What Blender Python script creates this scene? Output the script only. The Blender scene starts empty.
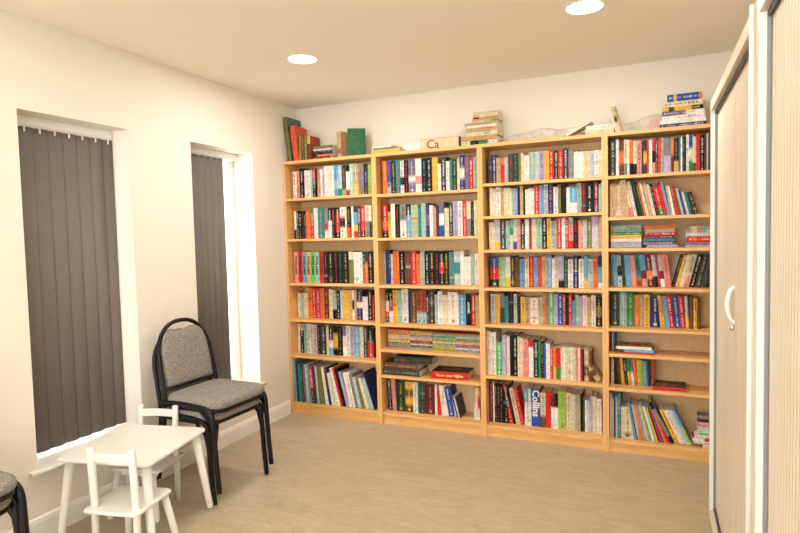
import bpy, bmesh, math, random
from mathutils import Vector, Matrix, Euler

PI = math.pi
scene = bpy.context.scene
col = scene.collection

# ---------------------------------------------------------------- camera
cam_data = bpy.data.cameras.new('camera')
cam = bpy.data.objects.new('camera', cam_data)
col.objects.link(cam)
CX, CY, CZ, YAW, PITCH, ROLL, FPX = 2.6594, -3.9864, 1.3929, -0.4173, -0.0526, -0.0243, 570.23
_f = Vector((math.sin(YAW)*math.cos(PITCH), math.cos(YAW)*math.cos(PITCH), math.sin(PITCH)))
_r0 = Vector((math.cos(YAW), -math.sin(YAW), 0)); _u0 = _r0.cross(_f)
_r = math.cos(ROLL)*_r0 + math.sin(ROLL)*_u0
_u = -math.sin(ROLL)*_r0 + math.cos(ROLL)*_u0
cam.matrix_world = Matrix(((_r.x, _u.x, -_f.x, CX), (_r.y, _u.y, -_f.y, CY), (_r.z, _u.z, -_f.z, CZ), (0, 0, 0, 1)))
cam_data.sensor_width = 36.0
cam_data.lens = FPX/800*36
cam_data.clip_start = 0.05
scene.camera = cam

# ---------------------------------------------------------------- world (bright overcast sky) and exposure
world = bpy.data.worlds.new('sky'); scene.world = world
world.use_nodes = True
bg = world.node_tree.nodes['Background']
bg.inputs['Color'].default_value = (1.0, 0.98, 0.93, 1)
bg.inputs['Strength'].default_value = 6.0
scene.view_settings.view_transform = 'Standard'
scene.view_settings.look = 'None'
scene.view_settings.gamma = 1
scene.view_settings.use_curve_mapping = False
scene.view_settings.exposure = 0.22
LAMP_W = [12, 13, 4, 3, 4, 4]          # power of each recessed ceiling lamp
LAMP_COLOR = (1.0, 0.945, 0.87)
CEIL = 2.451
LAMPS = [(0.78, -1.087), (2.369, -1.12), (0.78, -2.70), (2.369, -2.70), (0.78, -4.30), (2.369, -4.30)]

# ---------------------------------------------------------------- materials
def mat(name, color, rough=0.5, metallic=0.0, spec=0.5, emit=None, strength=0):
    m = bpy.data.materials.new(name); m.use_nodes = True
    b = m.node_tree.nodes['Principled BSDF']
    b.inputs['Base Color'].default_value = (*color, 1)
    b.inputs['Roughness'].default_value = rough
    b.inputs['Metallic'].default_value = metallic
    b.inputs['Specular IOR Level'].default_value = spec
    if emit:
        b.inputs['Emission Color'].default_value = (*emit, 1)
        b.inputs['Emission Strength'].default_value = strength
    return m

def noisy(name, c1, c2, scale=(1, 1, 1), nscale=20, detail=4, rough=0.5, lo=0.35, hi=0.65, bump=0.0, spec=0.5, attr=False, mixf=1.0):
    """procedural two-tone noise material in object space"""
    m = mat(name, c1, rough, spec=spec); nt = m.node_tree; N = nt.nodes; L = nt.links
    b = N['Principled BSDF']
    tc = N.new('ShaderNodeTexCoord'); mp = N.new('ShaderNodeMapping'); mp.inputs['Scale'].default_value = scale
    no = N.new('ShaderNodeTexNoise'); no.inputs['Scale'].default_value = nscale; no.inputs['Detail'].default_value = detail
    rp = N.new('ShaderNodeValToRGB')
    rp.color_ramp.elements[0].position = lo; rp.color_ramp.elements[0].color = (*c1, 1)
    rp.color_ramp.elements[1].position = hi; rp.color_ramp.elements[1].color = (*c2, 1)
    L.new(tc.outputs['Object'], mp.inputs['Vector']); L.new(mp.outputs['Vector'], no.inputs['Vector'])
    L.new(no.outputs['Fac'], rp.inputs['Fac']); L.new(rp.outputs['Color'], b.inputs['Base Color'])
    if bump:
        bp = N.new('ShaderNodeBump'); bp.inputs['Strength'].default_value = bump; bp.inputs['Distance'].default_value = 0.002
        L.new(no.outputs['Fac'], bp.inputs['Height']); L.new(bp.outputs['Normal'], b.inputs['Normal'])
    return m

M = {}
M['wall'] = noisy('wall_paint', (0.81, 0.755, 0.665), (0.82, 0.765, 0.675), nscale=3, rough=0.75, spec=0.2)
M['ceiling'] = noisy('ceiling_paint', (0.89, 0.82, 0.715), (0.90, 0.83, 0.725), nscale=2, rough=0.85, spec=0.15)
M['trim'] = mat('trim_gloss_white', (0.86, 0.84, 0.79), 0.35)
M['reveal'] = mat('reveal_white', (0.86, 0.84, 0.80), 0.6)
M['wood'] = noisy('beech_laminate', (0.71, 0.385, 0.128), (0.80, 0.46, 0.18), scale=(1, 1, 9), nscale=9, detail=6, rough=0.42)
M['woodx'] = noisy('beech_laminate_long', (0.72, 0.395, 0.132), (0.81, 0.47, 0.185), scale=(1, 9, 9), nscale=9, detail=6, rough=0.42)
M['woodback'] = noisy('beech_back_panel', (0.62, 0.42, 0.215), (0.67, 0.465, 0.245), scale=(6, 1, 1), nscale=8, detail=5, rough=0.5)
M['frame_black'] = mat('black_tube', (0.006, 0.006, 0.006), 0.35, spec=0.3)
M['white_paint'] = noisy('white_painted_wood', (0.84, 0.82, 0.77), (0.86, 0.84, 0.79), nscale=6, rough=0.38)
M['upvc'] = mat('upvc_white', (0.88, 0.88, 0.87), 0.35)
M['rail'] = mat('blind_rail_white', (0.92, 0.92, 0.90), 0.35)
M['blind'] = noisy('blind_fabric', (0.180, 0.162, 0.140), (0.200, 0.180, 0.156), scale=(1, 1, 0.2), nscale=200, rough=0.9, spec=0.1)
M['cab'] = mat('cabinet_cream', (0.66, 0.58, 0.46), 0.4)
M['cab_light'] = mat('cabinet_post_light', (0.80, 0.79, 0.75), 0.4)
M['cab_dark'] = mat('cabinet_slot_dark', (0.05, 0.045, 0.04), 0.5)
M['gasket'] = mat('grey_gasket', (0.25, 0.26, 0.26), 0.5)
M['chrome'] = mat('chrome', (0.7, 0.68, 0.65), 0.2, 1.0)
M['handle'] = mat('clear_white_handle', (0.85, 0.85, 0.85), 0.15)
M['lamp'] = mat('lamp_diffuser', (1, 1, 1), 0.5, emit=(1.0, 0.93, 0.82), strength=12)
M['pages'] = noisy('paper_pages', (0.72, 0.66, 0.54), (0.82, 0.77, 0.66), scale=(60, 1, 1), nscale=12, rough=0.85, spec=0.1)
# tambour
M['tambour'] = noisy('tambour_pvc', (0.62, 0.53, 0.415), (0.65, 0.56, 0.44), scale=(1, 1, 0.1), nscale=20, rough=0.22)

# fabric tweed
def fabric():
    m = mat('grey_tweed', (0.3, 0.28, 0.25), 0.95, spec=0.1); nt = m.node_tree; N = nt.nodes; L = nt.links
    b = N['Principled BSDF']; tc = N.new('ShaderNodeTexCoord')
    v = N.new('ShaderNodeTexVoronoi'); v.inputs['Scale'].default_value = 330
    no = N.new('ShaderNodeTexNoise'); no.inputs['Scale'].default_value = 60; no.inputs['Detail'].default_value = 3
    mx = N.new('ShaderNodeMix'); mx.data_type = 'FLOAT'; mx.inputs[0].default_value = 0.4
    rp = N.new('ShaderNodeValToRGB')
    rp.color_ramp.elements[0].position = 0.25; rp.color_ramp.elements[0].color = (0.15, 0.14, 0.125, 1)
    rp.color_ramp.elements[1].position = 0.75; rp.color_ramp.elements[1].color = (0.37, 0.345, 0.305, 1)
    L.new(tc.outputs['Object'], v.inputs['Vector']); L.new(tc.outputs['Object'], no.inputs['Vector'])
    sp = N.new('ShaderNodeSeparateColor'); L.new(v.outputs['Color'], sp.inputs[0])
    L.new(sp.outputs[0], mx.inputs[2]); L.new(no.outputs['Fac'], mx.inputs[3]); L.new(mx.outputs[0], rp.inputs['Fac'])
    L.new(rp.outputs['Color'], b.inputs['Base Color'])
    bp = N.new('ShaderNodeBump'); bp.inputs['Strength'].default_value = 0.4; bp.inputs['Distance'].default_value = 0.002
    L.new(sp.outputs[0], bp.inputs['Height']); L.new(bp.outputs['Normal'], b.inputs['Normal'])
    return m
M['fabric'] = fabric()

# vinyl floor: mottled marbled beige
def floor_mat():
    m = mat('vinyl_floor', (0.5, 0.4, 0.27), 0.38, spec=0.45); nt = m.node_tree; N = nt.nodes; L = nt.links
    b = N['Principled BSDF']; tc = N.new('ShaderNodeTexCoord')
    mp = N.new('ShaderNodeMapping'); mp.inputs['Scale'].default_value = (1, 2.6, 1); mp.inputs['Rotation'].default_value = (0, 0, 0.15)
    L.new(tc.outputs['Object'], mp.inputs['Vector'])
    n1 = N.new('ShaderNodeTexNoise'); n1.inputs['Scale'].default_value = 5; n1.inputs['Detail'].default_value = 8; n1.inputs['Roughness'].default_value = 0.7; n1.inputs['Distortion'].default_value = 1.2
    n2 = N.new('ShaderNodeTexNoise'); n2.inputs['Scale'].default_value = 40; n2.inputs['Detail'].default_value = 6; n2.inputs['Roughness'].default_value = 0.7
    L.new(mp.outputs['Vector'], n1.inputs['Vector']); L.new(mp.outputs['Vector'], n2.inputs['Vector'])
    mx = N.new('ShaderNodeMix'); mx.data_type = 'FLOAT'; mx.inputs[0].default_value = 0.4
    L.new(n1.outputs['Fac'], mx.inputs[2]); L.new(n2.outputs['Fac'], mx.inputs[3])
    rp = N.new('ShaderNodeValToRGB')
    rp.color_ramp.elements[0].position = 0.33; rp.color_ramp.elements[0].color = (0.34, 0.27, 0.175, 1)
    rp.color_ramp.elements[1].position = 0.66; rp.color_ramp.elements[1].color = (0.55, 0.45, 0.31, 1)
    L.new(mx.outputs[0], rp.inputs['Fac']); L.new(rp.outputs['Color'], b.inputs['Base Color'])
    r2 = N.new('ShaderNodeMapRange'); r2.inputs['To Min'].default_value = 0.3; r2.inputs['To Max'].default_value = 0.5
    L.new(n1.outputs['Fac'], r2.inputs['Value']); L.new(r2.outputs['Result'], b.inputs['Roughness'])
    return m
M['floor'] = floor_mat()

def glass_mat():
    m = bpy.data.materials.new('window_glass'); m.use_nodes = True; nt = m.node_tree; N = nt.nodes; L = nt.links
    N.remove(N['Principled BSDF'])
    t = N.new('ShaderNodeBsdfTransparent'); g = N.new('ShaderNodeBsdfGlossy'); g.inputs['Roughness'].default_value = 0.02
    mx = N.new('ShaderNodeMixShader'); mx.inputs[0].default_value = 0.06
    L.new(t.outputs[0], mx.inputs[1]); L.new(g.outputs[0], mx.inputs[2]); L.new(mx.outputs[0], N['Material Output'].inputs['Surface'])
    return m
M['glass'] = glass_mat()

# printed book covers: the print colour of every face is stored on the mesh
def book_mat():
    m = mat('printed_cover', (0.5, 0.5, 0.5), 0.48, spec=0.2); nt = m.node_tree; N = nt.nodes; L = nt.links
    b = N['Principled BSDF']; a = N.new('ShaderNodeVertexColor'); a.layer_name = 'Col'
    tc = N.new('ShaderNodeTexCoord'); no = N.new('ShaderNodeTexNoise'); no.inputs['Scale'].default_value = 45; no.inputs['Detail'].default_value = 3
    L.new(tc.outputs['Object'], no.inputs['Vector'])
    mr = N.new('ShaderNodeMapRange'); mr.inputs['From Min'].default_value = 0.3; mr.inputs['From Max'].default_value = 0.7
    mr.inputs['To Min'].default_value = 0.68; mr.inputs['To Max'].default_value = 1.06
    L.new(no.outputs['Fac'], mr.inputs['Value'])
    vm = N.new('ShaderNodeVectorMath'); vm.operation = 'SCALE'
    L.new(a.outputs['Color'], vm.inputs[0]); L.new(mr.outputs['Result'], vm.inputs['Scale'])
    L.new(vm.outputs['Vector'], b.inputs['Base Color'])
    return m
M['book'] = book_mat()

# ---------------------------------------------------------------- mesh helpers
def srgb(h):
    v = [int(h[i:i+2], 16)/255 for i in (0, 2, 4)]
    return tuple(c/12.92 if c <= 0.04045 else ((c+0.055)/1.055)**2.4 for c in v)

class MB:
    def __init__(s): s.v = []; s.f = []; s.c = []; s.m = []; s.sm = []
    def face(s, idx, c=None, m=0, smooth=False): s.f.append(tuple(idx)); s.c.append(c); s.m.append(m); s.sm.append(smooth)
    def box(s, a, b, c=None, m=0, mtx=None):
        x0, y0, z0 = a; x1, y1, z1 = b; n = len(s.v)
        P = [(x0,y0,z0),(x1,y0,z0),(x1,y1,z0),(x0,y1,z0),(x0,y0,z1),(x1,y0,z1),(x1,y1,z1),(x0,y1,z1)]
        if mtx: P = [tuple(mtx @ Vector(p)) for p in P]
        s.v += P
        for q in ((0,3,2,1),(4,5,6,7),(0,1,5,4),(1,2,6,5),(2,3,7,6),(3,0,4,7)): s.face([n+i for i in q], c, m)
    def quad(s, p, c=None, m=0):
        n = len(s.v); s.v += [tuple(q) for q in p]; s.face(range(n, n+len(p)), c, m)
    def tube(s, pts, r, seg=12, caps=True, m=0, closed=False):
        pts = [Vector(p) for p in pts]; n = len(pts)
        rs = r if isinstance(r, (list, tuple)) else [r]*n
        ups = None; rings = []
        for i in range(n):
            if closed: t = (pts[(i+1) % n]-pts[i-1]).normalized()
            else: t = ((pts[min(i+1, n-1)]-pts[max(i-1, 0)])).normalized()
            if ups is None:
                a = Vector((0, 0, 1)) if abs(t.z) < 0.9 else Vector((1, 0, 0))
                ups = t.cross(a).normalized()
            ups = (ups - t*ups.dot(t)).normalized(); w = t.cross(ups)
            b = len(s.v)
            for k in range(seg):
                an = 2*PI*k/seg; s.v.append(tuple(pts[i]+ups*math.cos(an)*rs[i]+w*math.sin(an)*rs[i]))
            rings.append(b)
        for i in range(n if closed else n-1):
            a, b = rings[i], rings[(i+1) % n]
            for k in range(seg): s.face((a+k, a+(k+1) % seg, b+(k+1) % seg, b+k), None, m, True)
        if caps and not closed:
            s.face([rings[0]+k for k in range(seg)][::-1], None, m); s.face([rings[-1]+k for k in range(seg)], None, m)
    def loft(s, outline, layers, m=0, smooth=True, mtx=None, center=None):
        """outline: list of (x,y); layers: list of (scale-inset function value, z); closes both ends"""
        n = len(outline); rings = []
        cx = sum(p[0] for p in outline)/n; cy = sum(p[1] for p in outline)/n
        for ly in layers:
            inset, z = ly[:2]; sc_ = ly[2] if len(ly) > 2 else 1.0
            b = len(s.v)
            for i, (x, y) in enumerate(outline):
                px, py = outline[i-1]; qx, qy = outline[(i+1) % n]
                tx, ty = qx-px, qy-py; l = math.hypot(tx, ty) or 1
                nx, ny = ty/l, -tx/l
                p = Vector((cx+(x-nx*inset-cx)*sc_, cy+(y-ny*inset-cy)*sc_, z))
                if mtx: p = mtx @ p
                s.v.append(tuple(p))
            rings.append(b)
        for a, b in zip(rings, rings[1:]):
            for k in range(n): s.face((a+k, a+(k+1) % n, b+(k+1) % n, b+k), None, m, smooth)
        s.face([rings[0]+k for k in range(n)][::-1], None, m, smooth); s.face([rings[-1]+k for k in range(n)], None, m, smooth)
    def build(s, name, mats, parent=None, bevel=0, loc=None, rot=None, autosmooth=False):
        me = bpy.data.meshes.new(name); me.from_pydata(s.v, [], s.f)
        if not isinstance(mats, (list, tuple)): mats = [mats]
        for mm in mats: me.materials.append(mm)
        me.polygons.foreach_set('material_index', s.m)
        me.polygons.foreach_set('use_smooth', s.sm)
        if any(c is not None for c in s.c):
            at = me.color_attributes.new('Col', 'FLOAT_COLOR', 'CORNER')
            buf = []
            for p, c in zip(me.polygons, s.c):
                cc = c or (0.5, 0.5, 0.5)
                if isinstance(cc[0], tuple):
                    for q in cc: buf += [q[0], q[1], q[2], 1.0]
                else: buf += [cc[0], cc[1], cc[2], 1.0]*p.loop_total
            at.data.foreach_set('color', buf)
        me.update()
        o = bpy.data.objects.new(name, me); col.objects.link(o)
        if parent: o.parent = parent
        if loc: o.location = loc
        if rot: o.rotation_euler = rot
        if bevel:
            md = o.modifiers.new('bevel', 'BEVEL'); md.width = bevel; md.segments = 2; md.limit_method = 'ANGLE'
        return o

def rrect(x0, y0, x1, y1, r, k=5):
    out = []
    for cx, cy, a0 in ((x1-r, y0+r, -90), (x1-r, y1-r, 0), (x0+r, y1-r, 90), (x0+r, y0+r, 180)):
        for i in range(k+1):
            a = math.radians(a0+90*i/k); out.append((cx+r*math.cos(a), cy+r*math.sin(a)))
    return out

def catmull(P, n=6):
    P = [Vector(p) for p in P]; out = []
    for i in range(len(P)-1):
        p0 = P[i-1] if i else P[i]*2-P[i+1]; p1, p2 = P[i], P[i+1]; p3 = P[i+2] if i+2 < len(P) else P[i+1]*2-P[i]
        for k in range(n):
            t = k/n; out.append(0.5*((2*p1)+(p2-p0)*t+(2*p0-5*p1+4*p2-p3)*t*t+(3*p1-p0-3*p2+p3)*t**3))
    out.append(P[-1]); return out

def empty(name, label, cat, loc=(0, 0, 0), rz=0.0, group=None):
    o = bpy.data.objects.new(name, None); col.objects.link(o); o.empty_display_size = 0.1
    o.location = loc; o.rotation_euler = (0, 0, rz); tag(o, label, cat, group); return o
def tag(o, label=None, cat=None, group=None, kind=None):
    if label: o['label'] = label
    if cat: o['category'] = cat
    if group: o['group'] = group
    if kind: o['kind'] = kind
    return o
def copy_tree(o, parent=None):
    kids = [c for c in scene.objects if c.parent is o]
    c = o.copy(); col.objects.link(c); c.parent = parent
    for k in kids: copy_tree(k, c)
    return c
def struct(mb, name, m, **k):
    o = mb.build(name, m, **k); o['kind'] = 'structure'; return o

# ================================================================ ROOM
XR = 3.42; YF = -5.3; WT = 0.30
W1 = (-2.272, -1.661); W2 = (-1.197, -0.591); WZ0, WZ1 = 0.315, 2.022
b = MB(); b.box((-WT, YF-.1, -0.1), (XR+.1, 0.1, 0.0)); struct(b, 'floor', M['floor'])
b = MB(); b.box((-WT, YF-.1, CEIL), (XR+.1, 0.1, CEIL+.1)); ceiling = struct(b, 'ceiling', M['ceiling'])
# left wall with the two window openings
b = MB()
for y0, y1 in ((YF, W1[0]), (W1[1], W2[0]), (W2[1], 0)): b.box((-WT, y0, 0), (0, y1, CEIL))
for w in (W1, W2):
    b.box((-WT, w[0], 0), (0, w[1], WZ0)); b.box((-WT, w[0], WZ1), (0, w[1], CEIL))
struct(b, 'wall_left', M['wall'])
b = MB(); b.box((-WT, 0, 0), (XR+.1, 0.1, CEIL)); struct(b, 'wall_back', M['wall'])
b = MB(); b.box((XR, YF, 0), (XR+.1, 0, CEIL)); struct(b, 'wall_right', M['wall'])
b = MB(); FW = (0.25, 3.15, 0.35, 2.35)  # opening made for the added daylight window
b.box((-WT, YF-.1, 0), (FW[0], YF, CEIL)); b.box((FW[1], YF-.1, 0), (XR+.1, YF, CEIL)); b.box((FW[0], YF-.1, 0), (FW[1], YF, FW[2])); b.box((FW[0], YF-.1, FW[3]), (FW[1], YF, CEIL))
struct(b, 'wall_front', M['wall'])
b = MB(); x0, x1, z0, z1 = FW; ya, yb = YF-.08, YF-.03
b.box((x0, ya, z0), (x0+.06, yb, z1)); b.box((x1-.06, ya, z0), (x1, yb, z1)); b.box((x0+.06, ya, z0), (x1-.06, yb, z0+.06)); b.box((x0+.06, ya, z1-.06), (x1-.06, yb, z1)); b.box((1.67, ya, z0+.06), (1.73, yb, z1-.06))
fr = struct(b, 'window_3', M['upvc']); g = MB(); g.box((x0+.05, ya+.02, z0+.05), (x1-.05, ya+.026, z1-.05)); g.build('glass_pane', M['glass'], fr)  # unseen window, added behind the camera as soft frontal fill light
# skirting board with a chamfered top
b = MB()
prof = [(0, 0), (0.016, 0), (0.016, 0.085), (0.010, 0.104), (0.004, 0.110), (0, 0.110)]
n0 = len(b.v)
for yy in (YF+.001, -0.245): b.v += [(x+0.0005, yy, z+0.0005) for x, z in prof]
for k in range(len(prof)):
    k2 = (k+1) % len(prof); b.face((k, k2, len(prof)+k2, len(prof)+k))
b.face(range(len(prof))); b.face([len(prof)+k for k in range(len(prof))][::-1])
struct(b, 'baseboard_left', M['trim'])

FRX = -0.178   # inside face of the window frames
for i, w in enumerate((W1, W2), 1):
    y0, y1 = w
    b = MB()
    fx0, fx1 = FRX-.06, FRX
    for a, c in (((y0, WZ0+.035), (y0+.055, WZ1)), ((y1-.055, WZ0+.035), (y1, WZ1)), ((y0+.055, WZ1-.055), (y1-.055, WZ1)), ((y0+.055, WZ0+.035), (y1-.055, WZ0+.09))):
        b.box((fx0, a[0], a[1]), (fx1, c[0], c[1]))
    fr = struct(b, 'window_%d' % i, M['upvc'], bevel=.004)
    g = MB(); g.box((fx0+.025, y0+.05, WZ0+.085), (fx0+.031, y1-.05, WZ1-.05)); g.build('glass_pane', M['glass'], fr)
    # sill board with rounded nosing and ears
    s = MB(); zt = WZ0+.018
    s.box((FRX-.001, y0+.001, WZ0+.0005), (0.0, y1-.001, WZ0+.019))
    for k in range(1): s.tube([(0.022, y0-.045, WZ0+.0095), (0.022, y1+.045, WZ0+.0095)], 0.0095, 12)
    s.box((0.0005, y0-.045, WZ0+.0005), (0.022, y1+.045, WZ0+.0185))
    struct(s, 'trim_%d' % i, M['trim'])

# ceiling downlights
for i, (lx, ly) in enumerate(LAMPS):
    names = ['recessed round ceiling light near the corner above the leftmost bookcase', 'recessed round ceiling light in front of the rightmost bookcase, cut by the top edge']
    lab = names[i] if i < 2 else 'recessed round ceiling light %s' % ['over the white table', 'over the nearest tambour cabinet', 'behind the viewer by the left wall', 'behind the viewer by the right wall'][i-2]
    e = empty('ceiling_light', lab, 'ceiling light', (lx, ly, CEIL), group='recessed ceiling lights')
    R_ = 0.082
    r = MB(); ring = [(R_, -0.0008), (R_+.012, -0.001), (R_+.011, -0.005), (R_, -0.007)]
    K = 40
    for k in range(K):
        a = 2*PI*k/K
        for rr, zz in ring: r.v.append((rr*math.cos(a), rr*math.sin(a), zz))
    for k in range(K):
        k2 = (k+1) % K
        for j in range(4): r.face((k*4+j, k*4+(j+1) % 4, k2*4+(j+1) % 4, k2*4+j), None, 0, True)
    r.build('bezel', M['reveal'], e)
    d = MB(); d.v = [(R_*math.cos(2*PI*k/K), R_*math.sin(2*PI*k/K), -.003) for k in range(K)]; d.face(list(range(K))[::-1])
    d.build('diffuser', M['lamp'], e)
    ld = bpy.data.lights.new('lamp_light', 'AREA'); ld.shape = 'DISK'; ld.size = 2*R_; ld.energy = LAMP_W[i]; ld.color = LAMP_COLOR
    lo = bpy.data.objects.new('lamp_light', ld); col.objects.link(lo); lo.parent = e; lo.location = (0, 0, -.012)

# ================================================================ VERTICAL BLINDS
def blind(w, ymax, n, label, ang, zb):
    y0 = w[0]; e = empty('vertical_blind', label, 'blind', (-0.146, y0, WZ0+.02), group='vertical blinds in the two windows')
    H = WZ1-WZ0-.02
    r = MB(); yr = (w[1]-w[0])-.004
    r.box((-.02, .004, H-.042), (.02, yr, H-.014)); r.box((-.022, .004, H-.014), (.022, yr, H-.001)); r.box((-.014, .004, H-.050), (.014, yr, H-.043))
    r.build('head_rail', M['rail'], e, bevel=.002)
    span = ymax-y0
    for k in range(n):
        yc = span*(k+.5)/n
        s = MB(); hw = 0.0445; seg = 8
        a = ang
        for zz in (zb, H-.050):
            for q in range(seg+1):
                u = -1+2*q/seg; cu = 0.013*(1-u*u)
                px = math.sin(a)*u*hw + math.cos(a)*cu; py = math.cos(a)*u*hw - math.sin(a)*cu
                s.v.append((px, yc+py, zz))
        for q in range(seg): s.face((q, q+1, seg+1+q+1, seg+1+q), None, 0, True)
        o = s.build('slat', M['blind'], e)
        md = o.modifiers.new('thick', 'SOLIDIFY'); md.thickness = .0012
        h = MB(); h.box((.008, yc-.0045, H-.074), (.014, yc+.0045, H-.0435))
        h.build('hanger', M['rail'], e)
blind(W1, W1[1]+.012, 8, 'dark grey-brown vertical blind filling the window nearest the white table', 0.26, 0.022)
blind(W2, -0.775, 7, 'dark grey-brown vertical blind drawn short in the window beside the bookcases', 0.75, 0.02)

# ================================================================ BOOKCASES
BX, BW, BD, BH = 0.0043, 0.7954, 0.224, 2.0
SZ = {1: [1.710, 1.393, 1.045, .758, .470, .090],
      2: [1.703, 1.385, 1.038, .752, .5615, .370, .087],
      3: [1.734, 1.515, 1.288, 1.029, .780, .426, .083],
      4: [1.734, 1.480, 1.286, 1.041, .789, .627, .413, .080]}
CASE = {1: 'leftmost bookcase', 2: 'second bookcase from the left', 3: 'third bookcase from the left', 4: 'rightmost bookcase'}
CASEL = {1: 'tall beech-effect bookcase in the room corner, leftmost of the four', 2: 'tall beech-effect bookcase with two stacks of large books low down, second from left',
         3: 'tall beech-effect bookcase packed with pale paperbacks, third from left', 4: 'tall beech-effect bookcase with half-empty lower shelves, partly behind the cream cabinets'}
for n_ in (1, 2, 3, 4):
    e = empty('bookcase', CASEL[n_], 'bookcase', (BX+BW*(n_-1), -BD, 0), group='beech bookcases along the back wall')
    w = BW-.0006; t = .018
    for xx in (0, w-t):
        s = MB(); s.box((xx, 0, 0.0005), (xx+t, BD-.001, BH)); s.build('side_panel', M['wood'], e, bevel=.0008)
    s = MB(); s.box((t, 0.0005, BH-.022), (w-t, BD-.001, BH)); s.build('top_panel', M['woodx'], e, bevel=.0008)
    s = MB(); s.box((t, BD-.007, .06), (w-t, BD-.002, BH-.022)); s.build('back_panel', M['woodback'], e)
    s = MB(); s.box((t, .016, 0.0005), (w-t, .032, SZ[n_][-1]-.019)); s.build('plinth', M['woodx'], e)
    for z in SZ[n_]:
        s = MB(); s.box((t, .001, z-.019), (w-t, BD-.008, z)); s.build('shelf', M['woodx'], e, bevel=.0008)

# ================================================================ TAMBOUR CABINETS
def tambour_cabinet(yf, yn, label, zc, handles, post=.004):
    """front faces -X at x = XC; yf far end, yn near end"""
    XC = 2.901; XB = 3.38; fr = .028; L = yf-yn
    e = empty('tambour_cabinet', label, 'cabinet', (XC, yn, 0), group='tambour cabinets along the right wall')
    D_ = XB-XC
    s = MB()
    s.box((0.0, 0, 0.05), (D_, .02, zc)); s.box((0.0, L-.02, 0.05), (D_, L, zc)); s.box((D_-.012, .02, .05), (D_, L-.02, zc)); s.box((.01, .02, .05), (D_-.012, L-.02, .07))
    s.build('carcass', M['cab'], e, bevel=.001)
    s = MB(); s.box((0, .02, zc-.045), (D_-.012, L-.02, zc-.0005)); s.build('top_rail', M['cab'], e, bevel=.001)
    s = MB(); s.box((0, .02, .0505), (.035, L-.02, .085)); s.build('bottom_rail', M['cab'], e, bevel=.001)
    s = MB(); s.box((.02, .01, 0.0005), (D_-.01, L-.01, .05)); s.build('plinth', M['cab'], e)
    for y0 in (.02, L-.02-.004):
        far = y0 > .1; wv = .004 if not far else post
        ya_ = y0 if not far else L-.02-post
        s = MB(); s.box((.0, ya_, .0855), (.016, ya_+wv, zc-.0455)); s.build('corner_post', M['cab_light'], e)
        g = MB(); g.box((.0161, ya_, .0855), (.0255, ya_+wv, zc-.0455)); g.build('guide_gasket', M['gasket'], e)
    mid = L*.5
    for za in (zc-.062, .0865):
        k = MB(); k.box((.0165, .03, za), (.0245, L-.03-post, za+.014)); k.build('track_slot', M['cab_dark'], e)
    for a, c in ((.030, mid-.004), (mid+.004, L-.022-post)):
        s = MB(); p = .0285; n = int((c-a)/p); p = (c-a)/n; xs = .0262
        row_ = []
        for k in range(n):
            y = a+p*k
            row_ += [(xs+.007, y), (xs+.0015, y+.004), (xs, y+.009), (xs, y+p-.009), (xs+.0015, y+p-.004)]
        row_.append((xs+.007, c))
        for zz in (.086, zc-.046): s.v += [(x, y, zz) for x, y in row_]
        m_ = len(row_)
        for k in range(m_-1): s.face((k, m_+k, m_+k+1, k+1))
        s.build('tambour_door', M['tambour'], e)
        if handles:
            yy = mid + (.018 if a > .1 else -.018)
            h = MB(); P = catmull([(.0265, yy, 1.055), (.012, yy, 1.075), (.004, yy, 1.12), (.012, yy, 1.165), (.0265, yy, 1.185)], 5)
            h.tube(P, .0055, 10); h.build('handle', M['handle'], e)
    if handles:
        k = MB(); k.tube([(.026, mid, 1.035), (.016, mid, 1.035)], .011, 16); k.build('lock', M['chrome'], e)
    return e
far_cab = tambour_cabinet(-1.02, -2.262, 'tall cream tambour cabinet with arched handles, beside the rightmost bookcase', 1.968, True)
tambour_cabinet(-2.285, -3.28, 'tall cream tambour cabinet with ribbed front at the right edge, nearest', 1.968, False, .008)
b = MB()
b.tube([(-.006, .010, .052), (-.006, .010, 1.962)], .0075, 12)
b.build('edge_strip', M['cab_light'], far_cab)
# ================================================================ BOOKS
PAL = dict(w='e9e4da', c='ddd0ac', k='141214', g='85827d', G='1b3d2d', e='2a8a48', l='9bbd48', t='2f8288', a='9abdb0', A='a9bd93', b='64a6d0',
           B='252f6a', u='2a52a8', r='d0221c', m='70232a', o='e8772e', y='e9b636', p='e59088', q='c93457', v='76678f', V='b0a6c6',
           n='694628', s='c2a172', d='393a3e', i='37423c', x='77773e', S='b9c1c2', R='a8452c', E='5fc276')
PAL = {k: srgb(v) for k, v in PAL.items()}
def _mute(c):
    l = .3*c[0]+.59*c[1]+.11*c[2]; return tuple(l+(x-l)*.95 for x in c)
PAL = {k: _mute(v) for k, v in PAL.items()}
NAME = dict(w='white', c='cream', k='black', g='grey', G='dark green', e='green', l='lime green', t='teal', a='pale aqua', b='light blue',
            B='navy blue', u='royal blue', r='red', m='maroon', o='orange', y='yellow', p='pink', q='deep pink', v='purple', A='pale green', V='lilac',
            n='brown', s='tan', d='dark grey', i='slate green', x='olive', S='silver grey', R='rust', E='bright green')
def parse(bands):
    out = []; i = 0
    while i < len(bands):
        c = bands[i]; i += 1; j = i
        while j < len(bands) and (bands[j].isdigit() or bands[j] == '.'): j += 1
        out.append((c, float(bands[i:j]) if j > i else 1.0)); i = j
    tot = sum(v for _, v in out); return [(c, v/tot) for c, v in out]
def colour_name(bands):
    p = parse(bands); q = sorted(p, key=lambda t: -t[1]); a = NAME[q[0][0]]
    for c, v in q[1:]:
        if c != q[0][0]: return a+' and '+NAME[c]
    return a
def jit(c, rng, amt=0.10):
    f = 1+rng.uniform(-amt, amt); return tuple(min(1, max(0, x*f*(1+rng.uniform(-.04, .04)))) for x in c)

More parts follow.
